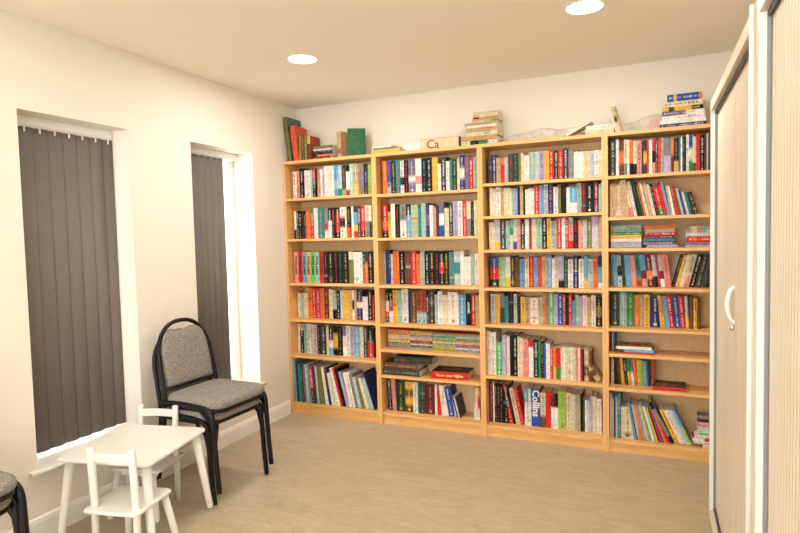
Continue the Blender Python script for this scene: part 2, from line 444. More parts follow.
def book_meshes(w, h, d, bands, text, rng, glyphs=True, hard=None):
    """upright book: x 0..w thickness, y 0..d depth (spine at y=0), z 0..h. returns (cover MB, pages MB)"""
    C_ = MB(); P_ = MB(); pb = parse(bands)
    if hard is None: hard = h > .225 and w > .018
    t = min(.0025 if hard else .0009, w*.2); bul = min(w*.10, .003) if w > .012 else .0006
    ov = .003 if hard else 0.0006
    main = jit(PAL[max(pb, key=lambda q: q[1])[0]], rng)
    zz = h; seg = 4
    def yb(u): return bul*(2*u-1)**2
    soft = h*rng.choice((.004, .03, .06)); stops = []
    for c, fr in pb:
        cc = jit(PAL[c], rng, .06); e_ = min(soft, fr*h*.45)
        stops += [(zz-(e_ if stops else 0), cc), (zz-fr*h+e_, cc)]; zz -= fr*h
    stops[-1] = (0, stops[-1][1])
    for (z1, ca), (z0, cb) in zip(stops, stops[1:]):
        if z1-z0 < 1e-5: continue
        n = len(C_.v)
        for z in (z0, z1):
            for q in range(seg+1): C_.v.append((w*q/seg, yb(q/seg), z))
        for q in range(seg): C_.face((n+q, n+q+1, n+seg+1+q+1, n+seg+1+q), (cb, cb, ca, ca))
    if rng.random() < .4 and w > .014 and text != '-':      # small cover picture wrapping on to the spine
        pz = h*rng.choice((.12, .2, .5, .62)); ph = h*rng.uniform(.06, .16); pc = PAL[rng.choice('gsndixVbRc')]
        pc = tuple(.6*a_+.4*b_ for a_, b_ in zip(pc, main)); C_.quad([(w*.12, -.0002, pz), (w*.88, -.0002, pz), (w*.88, -.0002, pz+ph), (w*.12, -.0002, pz+ph)], (pc, pc, main, main))
    n = len(C_.v)   # spine caps and inner face
    for z in (0, h):
        b0 = len(C_.v)
        for q in range(seg+1): C_.v.append((w*q/seg, yb(q/seg), z))
        C_.v += [(w, bul+.0015, z), (0, bul+.0015, z)]
        C_.face([b0+k for k in range(seg+3)] if z else [b0+k for k in range(seg+3)][::-1], main)
    for x0, x1 in ((0, t), (w-t, w)): C_.box((x0, bul+.0001, 0), (x1, d, h), main)
    P_.box((t, bul+.0016, ov), (w-t, d-ov*1.3, h-ov))
    if glyphs and text not in '-!' and w > .009:
        tc = tuple(.78*a_+.22*b_ for a_, b_ in zip(PAL[text[0]], main)); gw = min(w*.42, .012); gx0 = (w-gw)/2; z = h*rng.uniform(.90, .94); ysp = -.0003
        lows = h*rng.uniform(.42, .56); part = 0; xo = gx0
        while z > h*.12:
            gh = rng.uniform(.003, .0065)*(1.2 if part == 0 else .7); ww = gw*(rng.uniform(.8, 1) if part == 0 else rng.uniform(.45, .65))
            x0 = gx0+(gw-ww)/2; x1 = x0+ww
            if rng.random() < .5: C_.quad([(x0, ysp, z-gh), (x1, ysp, z-gh), (x1, ysp, z), (x0, ysp, z)], tc)
            else:
                C_.quad([(x0, ysp, z-gh), (x1, ysp, z-gh), (x1, ysp, z-gh*.65), (x0, ysp, z-gh*.65)], tc)
                C_.quad([(x0, ysp, z-gh*.3), (x1, ysp, z-gh*.3), (x1, ysp, z), (x0, ysp, z)], tc)
            z -= gh+rng.uniform(.0015, .0035)
            if rng.random() < .12: z -= .007
            if part == 0 and z < lows: part = 1; z -= h*.06
        zl = h*.05; C_.quad([(w*.35, ysp, zl), (w*.65, ysp, zl), (w*.65, ysp, zl+w*.3), (w*.35, ysp, zl+w*.3)], tc)
    return C_, P_

BOOKS = []     # every book to stand in the scene, as a record
def rec(loc, rot, w, h, d, bands, text, where, kind='book', flat=False, label=None, group=None, lettering=None, force=False, hard=None, name=None):
    BOOKS.append(dict(loc=Vector(loc), rot=rot, w=w, h=h, d=d, bands=bands, text=text, where=where, kind=kind, flat=flat, label=label,
                      group=group, lettering=lettering, force=force, hard=hard, name=name))
ORD = ['top', 'second', 'third', 'fourth', 'fifth', 'sixth', 'seventh', 'eighth', 'ninth', 'tenth', 'eleventh', 'twelfth']
ROWS = [
(1,1,50,'56,35,213,w,k 91,28,215,p,r 119,44,235,k2k1,w 163,55,216,w,g 218,19,215,S,- 237,33,228,q3t2k3,w 269,12,223,k,- 282,26,219,s,r 308,22,220,w,- 330,10,220,V,- 340,47,236,w,- 388,45,236,w,s 432,35,234,b2a1b1,u 467,35,234,S3e1,- 502,34,232,i3a1,g 537,33,227,k1w3r1,- 570,34,235,a,w 603,41,233,s2y1,w 645,43,232,g,r 687,36,187,B2d1,s 723,30,222,l,-'),
(1,2,50,'59,19,220,w2k1,- 78,25,219,k,w 103,24,216,k,w 127,26,217,k,r 154,16,196,d,w 169,40,218,o,- 209,31,212,e1r3,w 240,38,237,w,- 278,56,237,t,y 334,33,235,g2r1w1,- 367,35,233,k3w4,w 402,32,234,k,o 434,40,233,k1r3k1,w 474,44,234,w1k1w1,e 518,17,235,c,- 535,37,235,k2r1,y 572,19,236,w,- 591,34,237,i1b2y1r1,- 625,29,236,m,w 654,35,236,r3m1,w 689,41,239,c1g1,k 729,16,237,w1k1,-'),
(1,3,46,'47,39,245,p,k! 86,40,244,r,k! 127,37,244,b,k! 163,37,244,y,k! 200,41,243,E,k! 241,39,243,a,k! 281,39,242,r,k! 319,40,242,k,g 359,50,241,k,y 409,40,241,k,r 449,40,240,k,e 489,54,240,k,y 543,41,242,c1x3,- 584,48,237,w,b 632,29,237,w,e 661,22,238,k1r1,w 683,24,238,G1o2,- 707,41,239,k,w'),
(1,4,100,'31,29,199,c,- 60,30,200,a,- 90,40,200,c,- 130,42,240,o,k 172,37,241,r,w 209,37,238,q,w 246,39,238,o,r 285,41,235,m,y 326,33,236,c,- 359,36,223,a2k1,- 395,33,224,k,w 428,24,224,S,- 452,53,229,y,- 505,30,231,s,- 535,17,230,w1k1w1,- 552,22,229,s,- 574,50,231,B2w1B2,y 623,46,180,w,- 669,41,232,k,w 710,12,194,r,-'),
(1,5,100,'24,21,238,w,- 46,36,240,s1k3,w 81,32,238,a,e 113,32,238,w,k 145,29,239,c,r 174,32,236,S,k 206,33,234,k,p 238,54,234,i,w 292,21,232,c,- 313,41,230,i2w1b1,w 354,43,230,k1y2k1,- 397,44,229,k,g 441,30,235,v1w2,- 471,35,234,w,k 506,40,236,V,r 546,44,238,b,w 590,34,235,c,- 624,36,237,i,w 660,52,229,k1r1,w'),
(1,6,20,'31,21,345,b,-,-2 52,25,315,d,-,-2 77,25,308,t,-,-2 101,23,306,G,l,-3 125,19,306,v,-,-3 144,25,306,S,-,-3 169,24,305,g,-,-4 193,31,291,q2r1k2,w,-5 224,18,295,d,-,-4 242,19,296,S,-,-4 261,57,293,x,-,-5 317,31,298,w,-,-8 348,25,296,n1m1B2,-,-9 373,25,254,w,-,-9 398,25,265,c,-,-10 424,28,299,w,-,-13 452,22,303,r,-,-14 474,30,300,k,-,-15 503,25,275,V,-,-14 528,17,271,w,-,-11 545,37,272,w,k,-11 582,24,258,g,-,-12 606,29,238,S,-,-12 635,34,236,x,-,-13 669,29,240,c,-,-15 698,24,240,a,-,-17 721,22,243,S,-,-18 743,9,297,B,-,-18'),
(2,1,50,'843,37,246,o,y 880,33,241,u2S1,r 913,39,242,G,y 952,35,243,t,r 987,30,237,w2k1w1,k 1017,36,237,k,r 1053,54,240,v3w1v2,w 1106,47,241,w2p1w1,- 1153,38,240,k,b 1191,41,241,k,w 1232,45,240,y,- 1276,23,194,w,- 1299,39,240,i2B1,w 1338,25,206,w,e 1363,20,218,t,- 1383,35,217,G,s 1418,20,219,c,- 1438,35,239,B1w1B1,w 1473,32,231,v,o 1505,29,221,r,w 1534,32,224,a,t'),
(2,2,50,'837,42,243,r2o1k1,w 879,26,191,l1y1,- 904,33,247,w,- 937,39,243,k,r 976,49,241,g1w1,k 1025,38,239,k1b2,w 1063,56,233,A5o1A7,- 1119,24,218,t,- 1143,35,242,a,- 1178,28,240,B1v1B1,r 1207,26,224,w,- 1233,24,208,p,- 1257,23,225,i,- 1279,38,243,v1w1u1,- 1318,34,200,c,- 1351,30,237,i,w 1382,37,242,V,v 1419,33,243,w,k 1452,30,245,r,w 1482,30,238,c1g1,- 1512,23,232,k,g 1534,28,243,c,-'),
(2,3,100,'820,10,242,a,- 829,23,254,B,- 852,19,249,B,s 871,19,226,S,- 891,48,246,o,r 939,48,242,k,w 987,52,242,n,r 1039,40,244,r,w 1079,33,224,o,k 1112,30,243,a,g 1142,40,243,k,w 1182,35,243,k,y 1217,40,242,k,r 1257,36,242,k1r1k1,w 1292,37,244,k,y 1330,38,236,t,r 1368,46,240,S1t1S1,- 1414,30,243,w,- 1445,45,201,w,p 1490,30,224,a,- 1520,28,224,w,q'),
(2,4,100,'820,28,240,k2w2r1k1,w 848,32,240,k1q1w1,w 880,34,241,y,n 914,39,241,a,- 953,52,252,w,k 1006,22,230,B,- 1028,45,243,n,y 1073,37,239,R2a1,k 1110,39,239,R2a1,k 1149,20,205,d,w 1169,46,243,d,y 1215,23,211,S,e 1238,37,238,w,b 1275,40,212,c,- 1315,80,233,w,g 1395,54,215,b,w 1449,42,222,k,w! 1492,27,223,r,w 1519,31,212,s,-'),
(2,7,74,'839,31,237,i2k1,w,-3 870,34,239,p,-,-3 904,71,233,G,y 975,63,228,y1n1y1n1,y 1038,38,228,w,k 1077,12,231,t,- 1089,48,229,i,g 1137,73,223,m,s 1210,18,227,w,- 1228,35,223,r,-,-1 1263,24,222,w,-,-6 1287,28,222,w,-,-6 1316,48,217,u,w,-10 1364,12,151,w,-,-14 1376,10,152,B,-,-14 1386,10,153,w,-,-14 1397,12,154,d,-,-14 1502,28,223,w,-,4 1531,17,234,y1r1w1,-'),
(3,1,50,'1640,28,194,d,g 1668,28,192,B,w 1696,29,173,s,- 1725,29,167,o1r3,- 1753,24,170,S,b 1778,33,193,i,r 1811,33,192,G,g 1844,18,185,x,- 1862,19,189,c,- 1881,35,172,w,p 1915,37,192,a,y 1953,29,192,S,- 1982,33,193,V,k 2015,30,190,y,o 2044,32,194,r,w 2077,27,191,G,w 2103,31,191,r,w 2134,33,198,d,w 2167,34,188,g,V 2201,24,171,w,- 2225,36,169,w,- 2261,39,170,c,s 2300,27,170,S,b 2327,27,172,w,k 2354,17,170,c,-'),
(3,2,50,'1647,21,194,w,- 1667,23,185,c,- 1690,33,194,w,r 1723,18,184,s,- 1742,19,188,c,- 1761,19,187,c,- 1780,17,183,c,- 1798,13,178,a,- 1811,14,179,V,- 1825,13,179,b,- 1838,15,178,k,- 1853,22,195,s,- 1875,13,174,k,- 1888,22,170,w,- 1910,19,174,w,- 1928,19,173,w,- 1947,32,193,r,w 1979,29,191,b,r 2008,28,193,S,t 2036,34,196,B,o 2071,30,176,w,r 2101,19,190,x,- 2120,33,191,k,- 2153,21,168,w,- 2174,44,171,b3w2,w 2218,28,190,a,r 2246,26,191,m,r 2271,49,187,k,w 2320,30,193,m,w 2350,20,177,a,-'),
(3,3,50,'1638,39,184,c,- 1676,39,206,S3y1,- 1716,38,205,i,w 1754,26,193,a,- 1779,25,194,a1e1c2,- 1805,25,201,S3u1,- 1830,23,201,p,- 1853,30,180,i,w 1883,27,199,w,- 1910,18,185,R,k 1928,31,201,c,- 1959,37,200,a,g 1996,31,202,k,w 2027,26,201,y,k 2053,24,183,a,t 2077,14,184,s,- 2091,29,203,q,w 2121,24,202,w,- 2144,21,201,q,w 2165,28,201,a1p2r1,r 2193,31,195,k,r 2224,28,181,p,- 2251,29,183,S,- 2281,26,179,x,c 2306,42,203,V1S2,- 2349,22,199,p,-'),
(3,4,100,'1630,61,207,u3r3k2,w 1691,23,204,l,- 1714,25,204,a,- 1739,32,206,w2y1,- 1771,32,211,G,y 1803,33,200,n,- 1836,36,190,b,n 1872,25,193,c,k 1897,33,207,r,y 1930,29,207,b,- 1959,23,206,r,o 1982,40,209,s,g 2022,28,212,b,w 2050,19,194,w,- 2070,21,204,c,k 2091,35,208,V3k1,- 2126,26,201,G,a 2152,33,188,w,t 2185,35,208,B,w 2220,33,188,w,k 2253,26,207,b3y1,- 2279,30,190,S,B 2308,30,192,o,n 2339,27,206,B2b3w1,-'),
(3,5,100,'1629,35,199,S,k 1664,32,201,y,s 1695,32,205,g1d1,- 1727,28,185,t,- 1755,36,222,k,n 1791,23,202,S,k 1814,24,187,k,n 1838,31,182,y,n 1868,33,181,s,k 1902,54,178,w,r 1956,16,184,s,- 1972,14,185,a,- 1986,21,210,o,- 2007,22,221,g,- 2028,29,218,E,w 2058,27,207,V,- 2085,33,209,u,w 2118,17,203,R,w 2135,20,193,k,- 2155,21,206,r,w 2176,24,164,b,- 2200,21,201,a,- 2221,22,195,V,- 2243,28,200,w,s 2271,26,191,s,- 2297,27,201,w,v 2323,41,194,k1x1k1,y'),
(3,6,47,'1615,23,303,w,r 1638,38,294,w,e 1676,42,223,E,w 1717,34,280,V,w 1752,21,275,c,- 1772,21,279,k,- 1793,31,280,k,w 1824,18,272,c,- 1842,19,265,c,- 1861,36,260,p,r 1898,32,255,r1w4,- 1930,35,257,G,w 1964,15,251,e,- 1979,18,249,k,s 1997,16,235,u,- 2013,16,236,w,- 2028,12,235,w,- 2040,20,212,r,w 2060,20,210,o6y4,- 2081,27,212,r6e4,- 2108,17,216,c,- 2125,14,217,w,- 2139,14,218,c,- 2153,17,218,c,l 2170,15,219,w,- 2186,17,218,c,- 2203,17,217,p,o 2219,11,218,w,- 2231,12,213,r,- 2243,12,211,k,- 2255,31,215,s3n2s1,w 2286,17,207,n,- 2331,47,118,s1n1s1,-,-37'),
(3,7,80,'1615,4,284,m,p 1619,21,282,m,p 1641,11,281,w,- 1651,19,274,k,s 1671,19,272,k,s 1690,21,274,k,s 1711,46,273,k,s 1757,26,274,r,w,-10 1783,19,251,k,-,-11 1802,31,250,c,k,-11 1833,28,256,r,p,-12 1860,21,257,b3w5,w 1882,25,259,a3w5,w 1907,59,256,u,w! 1967,35,236,c2n1,k 2002,36,244,r,- 2037,26,239,m2w3,- 2063,22,239,k2w3,- 2085,51,256,l,x 2137,29,251,c,n 2166,24,243,c,- 2189,14,246,a,- 2204,22,247,s,- 2226,14,254,k,- 2240,14,215,G,e 2254,16,212,w,- 2270,17,213,S,- 2287,14,244,V,- 2301,27,241,c,- 2328,31,228,w,o'),
(4,1,50,'2417,36,230,d,w 2453,18,229,w,- 2471,28,225,n1o1n1,- 2499,19,223,c2g1,k 2518,13,217,w,- 2531,21,220,o2k1,- 2552,20,207,c2k1,- 2572,29,208,p,k 2601,9,204,G,- 2610,19,207,i1y1d1,- 2629,12,209,r,- 2641,18,208,w,- 2659,18,208,q1k1p1,- 2676,14,219,d,w 2690,17,211,r,o 2707,16,212,a,r 2723,40,211,g1V1,- 2763,16,207,o1m1,- 2779,24,203,k2y1,g 2803,12,222,t,k 2814,10,207,w,- 2825,10,210,k,S 2835,9,209,d,- 2844,14,222,w,r 2858,19,207,u1c1e1,- 2877,19,205,c3n1,- 2895,22,222,r,- 2917,23,212,k,w 2940,11,219,n,- 2951,9,219,S,n 2961,12,217,i,- 2973,18,214,r,w 2990,18,214,k,w 3008,15,211,w,k 3023,16,211,b,- 3039,17,210,c,-'),
(4,2,50,'2416,104,208,s,w 2520,38,234,c3p1,k,-12 2558,18,219,w,k,-11 2576,12,218,k,-,-10 2588,14,227,G,-,-12 2602,14,214,G,y,-11 2616,13,211,o,-,-11 2629,12,207,w,o,-12 2641,21,208,s,y,-11 2662,20,194,w,p,-12 2682,16,199,k,s,-12 2698,34,177,r7e2,w,-12 2732,14,213,r,-,-12 2746,14,211,b,-,-12 2760,13,183,s,-,-10 2773,13,177,w,-,-10 2786,27,178,R,o,-12 2813,9,162,x,-,-12 2821,14,164,S,c,-13 2835,13,153,u,-,-13 2849,12,141,c,-,-13 2861,13,136,t,-,-12 2874,15,135,i,-,-13 2889,22,137,k,s,-16'),
(4,4,100,'2435,27,200,b,-,-3 2462,24,198,S1k1c1,k,-3 2487,22,200,i,-,-4 2508,32,200,b,-,-4 2541,30,198,p,-,-4 2571,32,200,t2r1,k,-6 2603,32,200,b2m1s1,-,-6 2634,37,199,m2o1m1,c,-6 2671,23,199,S2k1,-,-6 2695,14,199,q,-,-7 2708,25,199,S2m1w1,-,-6 2733,34,201,p,r,-6 2769,17,201,k,s,14 2787,20,199,y,w,14 2807,26,201,c,-,13 2833,30,203,c2p1,k,13 2863,32,199,k,c,13 2895,33,201,d,s,13 2928,33,200,i,-,12 2961,29,199,k,c,11 2990,18,198,w,k,10'),
(4,5,100,'2415,54,216,i,c 2469,42,219,a,w 2510,47,218,e,y 2557,29,201,o,y 2586,25,202,s,b 2611,33,204,y,n 2644,62,196,B,w 2706,29,199,y,r,-8 2735,25,197,b,-,-7 2759,28,197,r,w,-7 2787,33,198,u,w,-6 2819,26,198,r,w,-5 2846,19,198,S2y1,-,-3 2865,23,196,n,- 2888,19,184,y,k 2908,18,193,n,-'),
(4,6,100,'2411,12,122,m,- 2423,7,121,w,e 2430,7,121,e,- 2437,9,119,u,-'),
(4,7,100,'2416,17,167,w,p 2433,22,168,k,- 2455,12,169,k,r,-6 2466,13,168,n,-,-6 2479,20,169,y,-,-5 2500,20,170,k,w,-5 2520,20,171,e1y1,-,-6 2541,16,172,v1w1,-,-6 2557,17,173,o,-,-5 2574,10,170,y,-,-3 2583,26,164,l,y,-3 2609,24,157,b,s,-3 2633,16,161,d,-,-3 2649,21,176,R,-,3'),
(4,8,45,'2411,6,284,w,- 2416,10,280,V,- 2426,8,250,y,- 2434,11,251,B,- 2445,10,261,S,- 2455,22,290,t,y 2477,77,204,c,k 2553,14,235,b,e,-9 2568,8,228,m,-,-10 2576,10,225,S,-,-10 2585,10,223,s,-,-11 2595,17,223,o,-,-12 2612,14,225,b,-,-13 2626,16,222,y,-,-13 2642,16,228,b,-,-14 2659,13,222,w,-,-15 2672,12,219,l,-,-15 2684,9,221,y,-,-16 2694,9,220,k,-,-17 2703,12,221,r,-,-19 2715,12,221,u,-,-19 2728,14,216,o,-,-21 2741,21,215,r,-,-22 2763,24,275,k1g4k1,-,-28 2787,29,222,y,k,-24 2816,30,222,w,r,-25 2846,21,225,S,-,-25 2867,16,227,b1l1,-,-25')]

rng0 = random.Random(5)
for bay, sh, sb, txt in ROWS:
    zs = SZ[bay][sh-1]; nsh = len(SZ[bay])
    shn = 'bottom shelf' if sh == nsh else ('%s shelf down' % ORD[sh-1] if sh > 1 else 'top shelf')
    where = '%s of the %s' % (shn, CASE[bay]); grp = 'books on the '+where
    items = [q.split(',') for q in txt.split()]
    cursor = -1e9
    for i, it in enumerate(items):
        x, w, h = float(it[0])/1e3, float(it[1])/1e3, float(it[2])/1e3
        lean = math.radians(float(it[5])) if len(it) > 5 else 0
        gap = .0006
        w = max(w-gap, .003)
        if lean: w = w*math.cos(lean)
        nxt_z = (SZ[bay][sh-2]-.019 if sh > 1 else BH-.022)
        hmax = (nxt_z-zs-.004)
        if lean: hmax = (hmax-w*abs(math.sin(lean)))/math.cos(lean)
        h = min(h, hmax)
        dmax = BD-.009-sb/1e3
        dep = min(dmax, .205 if h > .27 else (.155 if h > .225 else .128)) if not (bay == 1 and sh == 6) else dmax
        y = -BD+sb/1e3 + (rng0.uniform(0, .006) if dmax-dep > .008 else 0)
        z = zs+.0003+(w*math.sin(lean) if lean > 0 else 0)
        kind = 'magazine' if (bay, sh) in ((1, 6), (4, 8)) and w < .016 and len(it) > 5 else ('hardback' if h > .225 and w > .022 else 'paperback')
        tx = it[4].replace('!', ''); let = None
        if (bay, sh) == (1, 3) and '!' in it[4]: let = ('PETER JAMES', .026, PAL['k'])
        if (bay, sh) == (3, 7) and '!' in it[4]: let = ('Collins', .066, PAL['w'])
        if (bay, sh) == (2, 4) and '!' in it[4]: let = ('ANSABEL', .02, PAL['w'])
        rec((x, y, z), (0, lean, 0), w, h, dep, it[3], tx or '-', where, kind, group=grp, lettering=let)

def pile(where, group, y0, zbase, txt, depth=.11, kind='book', rz=None, labelf=None, force=False, seed=1, hard=None, jitter=.006):
    """books lying flat with the spine to the front, listed from the bottom one up"""
    rg = random.Random(seed); z = zbase+.0004; items = txt.split(); n = len(items)
    for i, q in enumerate(items):
        x, L, t, bd, tx = q.split(','); x, L, t = float(x)/1e3, float(L)/1e3, float(t)/1e3
        r = rg.uniform(-.02, .02) if rz is None else rz[i]
        pos = 'topmost' if i == n-1 else ('lowest' if i == 0 else ORD[n-1-i]+' down')
        lb = labelf(pos, i) if labelf else None
        rec((x, y0+rg.uniform(0, jitter), z+t), (0, PI/2, r), t-.0005, L, min(depth, L*.8) if depth < .2 else depth, bd, tx, where, kind, flat=True,
            label=lb or '%s %s, %s in %s' % (colour_name(bd), kind, pos, where), group=group, force=force, hard=hard)
        z += t
    return z
FY = -BD
# --- books on top of the cases
w0 = 'top of the leftmost bookcase'
PAL['C'] = srgb('df5c40'); NAME['C'] = 'coral red'; PAL['L'] = srgb('5d6b69'); NAME['L'] = 'slate'
top_up = [('47,30,350,x,-,-6.6', 'tall olive-spined slate book leaning on the wall, tallest above the leftmost bookcase', .20, 'L'),
          ('78,18,272,k,s,-6.6', 'black patterned book leaning between the tall slate book and the coral red one', .15, None),
          ('97,46,272,C,-,-6.6', 'coral red cloth book leaning among old books on the leftmost bookcase', .17, 'C'),
          ('146,24,199,x,y,0', 'ornate olive book next to the coral red book on the leftmost bookcase', .13, None),
          ('171,25,197,n,s,0', 'ornate brown book, middle of three ornate spines above the leftmost bookcase', .13, None),
          ('197,24,195,x,y,0', 'ornate olive book touching the orange-brown leather book above the leftmost bookcase', .13, None),
          ('222,30,185,y1n2,-,0', 'orange-brown leather book with yellow spine top, beside the flat pile of old books', .14, 'R')]
for s_, lb, dp, cv in top_up:
    x, w, h, bd, tx, an = s_.split(','); x, w, h, an = float(x)/1e3, float(w)/1e3, float(h)/1e3, math.radians(float(an))
    rec((x, FY+.02, 2.0005), (0, an, 0), w-.001, h, dp, bd, tx, w0, 'book', label=lb, group='old books standing on top of the leftmost bookcase', force=True, hard=True)
    BOOKS[-1]['cover'] = cv
rec((.478, FY+.035, 2.0005), (0, 0, math.radians(-8)), .036, .196, .135, 's4R1s1', '-', w0, label='tan old book with a dark red spine label, standing left of the green one', group='old books standing on top of the leftmost bookcase', force=True, hard=True)
rec((.560, FY+.055, 2.0005), (0, 0, math.radians(-62)), .030, .208, .135, 'G1', '-', w0, label='green cloth book standing turned with its cover to the room, above leftmost bookcase', group='old books standing on top of the leftmost bookcase', force=True, hard=True)
BOOKS[-1]['cover'] = 'H'; PAL['H'] = srgb('2f6b43'); BOOKS[-1]['bands'] = 'H'; NAME['H'] = 'green'
pile('flat pile of old books above leftmost bookcase', 'flat pile of old books on the leftmost bookcase', FY+.03, 2.0,
     '268,150,19,d,s 298,140,17,o,s 278,160,15,k,g 268,166,15,B,w 268,168,11,w,- 268,168,24,x,-', .13, force=True, seed=3)
pile('little pile above left end of second bookcase', 'little pile on the second bookcase', FY+.02, 2.0,
     '774,231,27,y,- 792,196,15,g,- 792,150,13,w,-', .15, force=True, seed=4)
pile('the tall stack of old music books above the second bookcase', 'tall stack on the second bookcase', FY+.02, 2.0,
     '1462,250,30,w1e1k1c1,k 1462,246,31,s,o 1491,226,24,c,a 1496,222,17,s,- 1500,210,13,s,R 1502,209,17,w,- 1488,222,16,s,- 1536,174,13,l1c3,k 1541,178,11,s2p1,o 1549,170,11,s3k1,r 1549,170,15,c3y1,- 1551,168,19,c,s',
     .17, force=True, seed=6, labelf=lambda pos, i: '%s book, %s in the tall stack above the second and third bookcases' % (['mottled white and green', 'thick tan', 'cream', 'tan', 'tan red-lettered', 'white', 'wide tan', 'cream and lime', 'tan and pink', 'tan and black', 'cream and yellow', 'plain cream'][i], pos))
pile('low pair above join of third and rightmost bookcases', 'low pair of old books', FY+.03, 2.0, '2274,169,31,c,s 2278,172,24,w,p', .14, force=True, seed=7)
pile('stack standing on top of rightmost bookcase', 'stack on the rightmost bookcase', FY+.02, 2.0,
     '2700,246,21,B,w 2702,243,22,w,- 2711,226,24,w,b 2713,224,27,w3v4,w 2718,213,24,k2y3k1y1,y 2719,210,31,c,k 2741,184,42,o1u7y1u2,w', .18, force=True, seed=8, hard=False)
# two thin books leaning over almost flat, and three thin books leaning steeply
for k, (x, z, L, an, t, bd, lb) in enumerate([(2.118, 2.0005, .165, 66, .009, 'c', 'thin cream book sloping behind the white one above the third bookcase'),
                                       (2.150, 2.0005, .180, 63, .011, 'w', 'thin white book sloping to the right above the third bookcase')]):
    a = math.radians(an); rec((x, FY+.03+.0*k, z+t*math.sin(a)), (0, a, 0), t, L, .12, bd, '-', 'top of the third bookcase', label=lb, group='sloping thin books above the third bookcase', force=True, hard=False)
for k, (x, bd, tx, lb) in enumerate([(2.453, 'c', '-', 'cream slim book, left one of three leaning above the rightmost bookcase'), (2.470, 'c2k1c2', 'k', 'cream and black slim book, middle one of three leaning above the rightmost bookcase'), (2.487, 's', 'n', 'tan slim book, right one of three leaning above the rightmost bookcase')]):
    rec((x, FY+.035, 2.0005), (0, math.radians(-17), 0), .015, .165, .11, bd, tx, 'top', label=lb, group='slim books leaning above the rightmost bookcase', force=True, hard=False)
# --- flat piles on the shelves
for txt, nm in (('837,176,14,g,w 838,176,14,s,k 838,176,14,t,w 838,176,14,c,k 839,176,14,y,k 839,176,13,c,k 840,176,13,c,k 840,176,13,s,k 840,176,13,o,w 841,176,13,o,w', 'the leftmost pile'),
                ('1015,177,13,a,k 1016,177,13,B,w 1016,177,13,c,k 1016,177,13,n,w 1017,176,13,r,w 1017,176,13,c,k 1017,176,13,V,w 1018,176,13,g,w 1018,176,13,s,w 1018,176,13,y,k', 'the second pile'),
                ('1195,174,13,l,k 1195,174,13,y,k 1196,174,13,a,k 1196,174,13,s,k 1196,174,13,c,k 1196,174,13,l,k 1197,174,13,a,k 1197,173,13,e,w 1197,173,13,a,k 1198,173,13,R,w', 'the third pile'),
                ('1371,176,13,b,w 1371,176,13,w,k 1371,176,13,v,w 1371,176,13,q,w 1372,176,13,c,k 1372,176,13,s,k 1372,176,13,e,w 1372,176,13,c,k 1373,176,13,a,k 1373,176,13,R,w', 'the rightmost pile')):
    pile(nm+' on the fifth shelf down of the second bookcase', 'flat piles of paperbacks in the second bookcase', FY+.09, .5615, txt, .11, 'paperback', seed=len(nm), jitter=.003, rz=[0]*10)
g4 = 'third shelf, rightmost bookcase'
pile('the left pile, '+g4, 'flat piles of slim paperbacks in the rightmost bookcase', FY+.07, 1.286, '2420,177,20,a,- 2420,177,18,V,- 2420,177,21,w,V 2420,177,21,y,o 2420,177,21,e,w 2420,177,20,a,t 2421,177,21,a,g', .13, 'paperback', rz=[0]*7, seed=2)
pile('the middle pile, '+g4, 'flat piles of slim paperbacks in the rightmost bookcase', FY+.07, 1.286, '2626,174,17,V,- 2606,175,20,v,w 2606,177,19,t,- 2606,175,18,m,V 2616,176,19,r,w 2616,170,21,a,- 2610,177,23,o,r', .13, 'paperback', rz=[0]*7, seed=2)
pile('the right pile, '+g4, 'flat pile by the cabinet edge in the rightmost bookcase', FY+.07, 1.286, '2839,153,12,V,- 2845,145,18,g,- 2856,141,34,r,w 2840,150,22,S,- 2841,149,41,c1a1p1c1s1,t', .13, rz=[0]*5, seed=2)
pile('the heap of three on the sixth shelf of the second bookcase', 'three large dark books', FY+.02, .370, '822,292,46,i,s 826,276,46,n,s 914,290,48,i,x', .19, 'hardback', rz=[0, 0.0, .10], force=True, hard=True,
     labelf=lambda p, i: ['large dark green hardback, lowest of three on the sixth shelf, second bookcase', 'large brown hardback, middle of three on the sixth shelf, second bookcase', 'large mottled dark hardback turned askew on top of two, second bookcase'][i])
rec((1.205, FY+.025, .3705+.052), (0, PI/2, .05), .052, .272, .185, 'r', '-', 'x', flat=True, label='thick red hardback with dark cover lying flat alone in the second bookcase', group='large flat books', lettering=('Know your Rights', .027, srgb('e8c98a')), force=True, hard=True)
BOOKS[-1]['topc'] = 'kk'
pile('the heap on the sixth shelf of the rightmost bookcase', 'thin flat books', FY+.03, .627, '2494,177,9,r,- 2494,177,16,b,w 2450,206,20,w,-', .17, rz=[0, 0, .03], force=True, hard=False, seed=9,
     labelf=lambda p, i: ['thin red book, lowest of three flat books, sixth shelf, rightmost bookcase', 'light blue book under the white one, sixth shelf, rightmost bookcase', 'white picture book lying on the light blue book, rightmost bookcase'][i])
BOOKS[-1]['topc'] = 'mag'
rec((2.659, FY+.03, .4135+.021), (0, PI/2, .0), .021, .190, .165, 'r', '-', 'x', flat=True, label='dark book with red edge and orange animal picture, lying flat in the rightmost bookcase', group='thin flat books', force=True, hard=True)
BOOKS[-1]['topc'] = 'fox'
pile('untidy pile on bottom shelf by the cabinet', 'untidy pile on the bottom shelf of the rightmost bookcase', FY+.03, .08,
     '2935,90,22,w,r 2885,125,18,w,k 2878,130,20,r1w1,- 2892,120,19,w,g 2915,95,13,E,- 2910,100,17,w,k 2905,105,20,S,- 2905,105,28,p,r 2905,105,18,k,g 2905,105,20,g,r', .16, 'magazine', force=True, seed=12, hard=False)

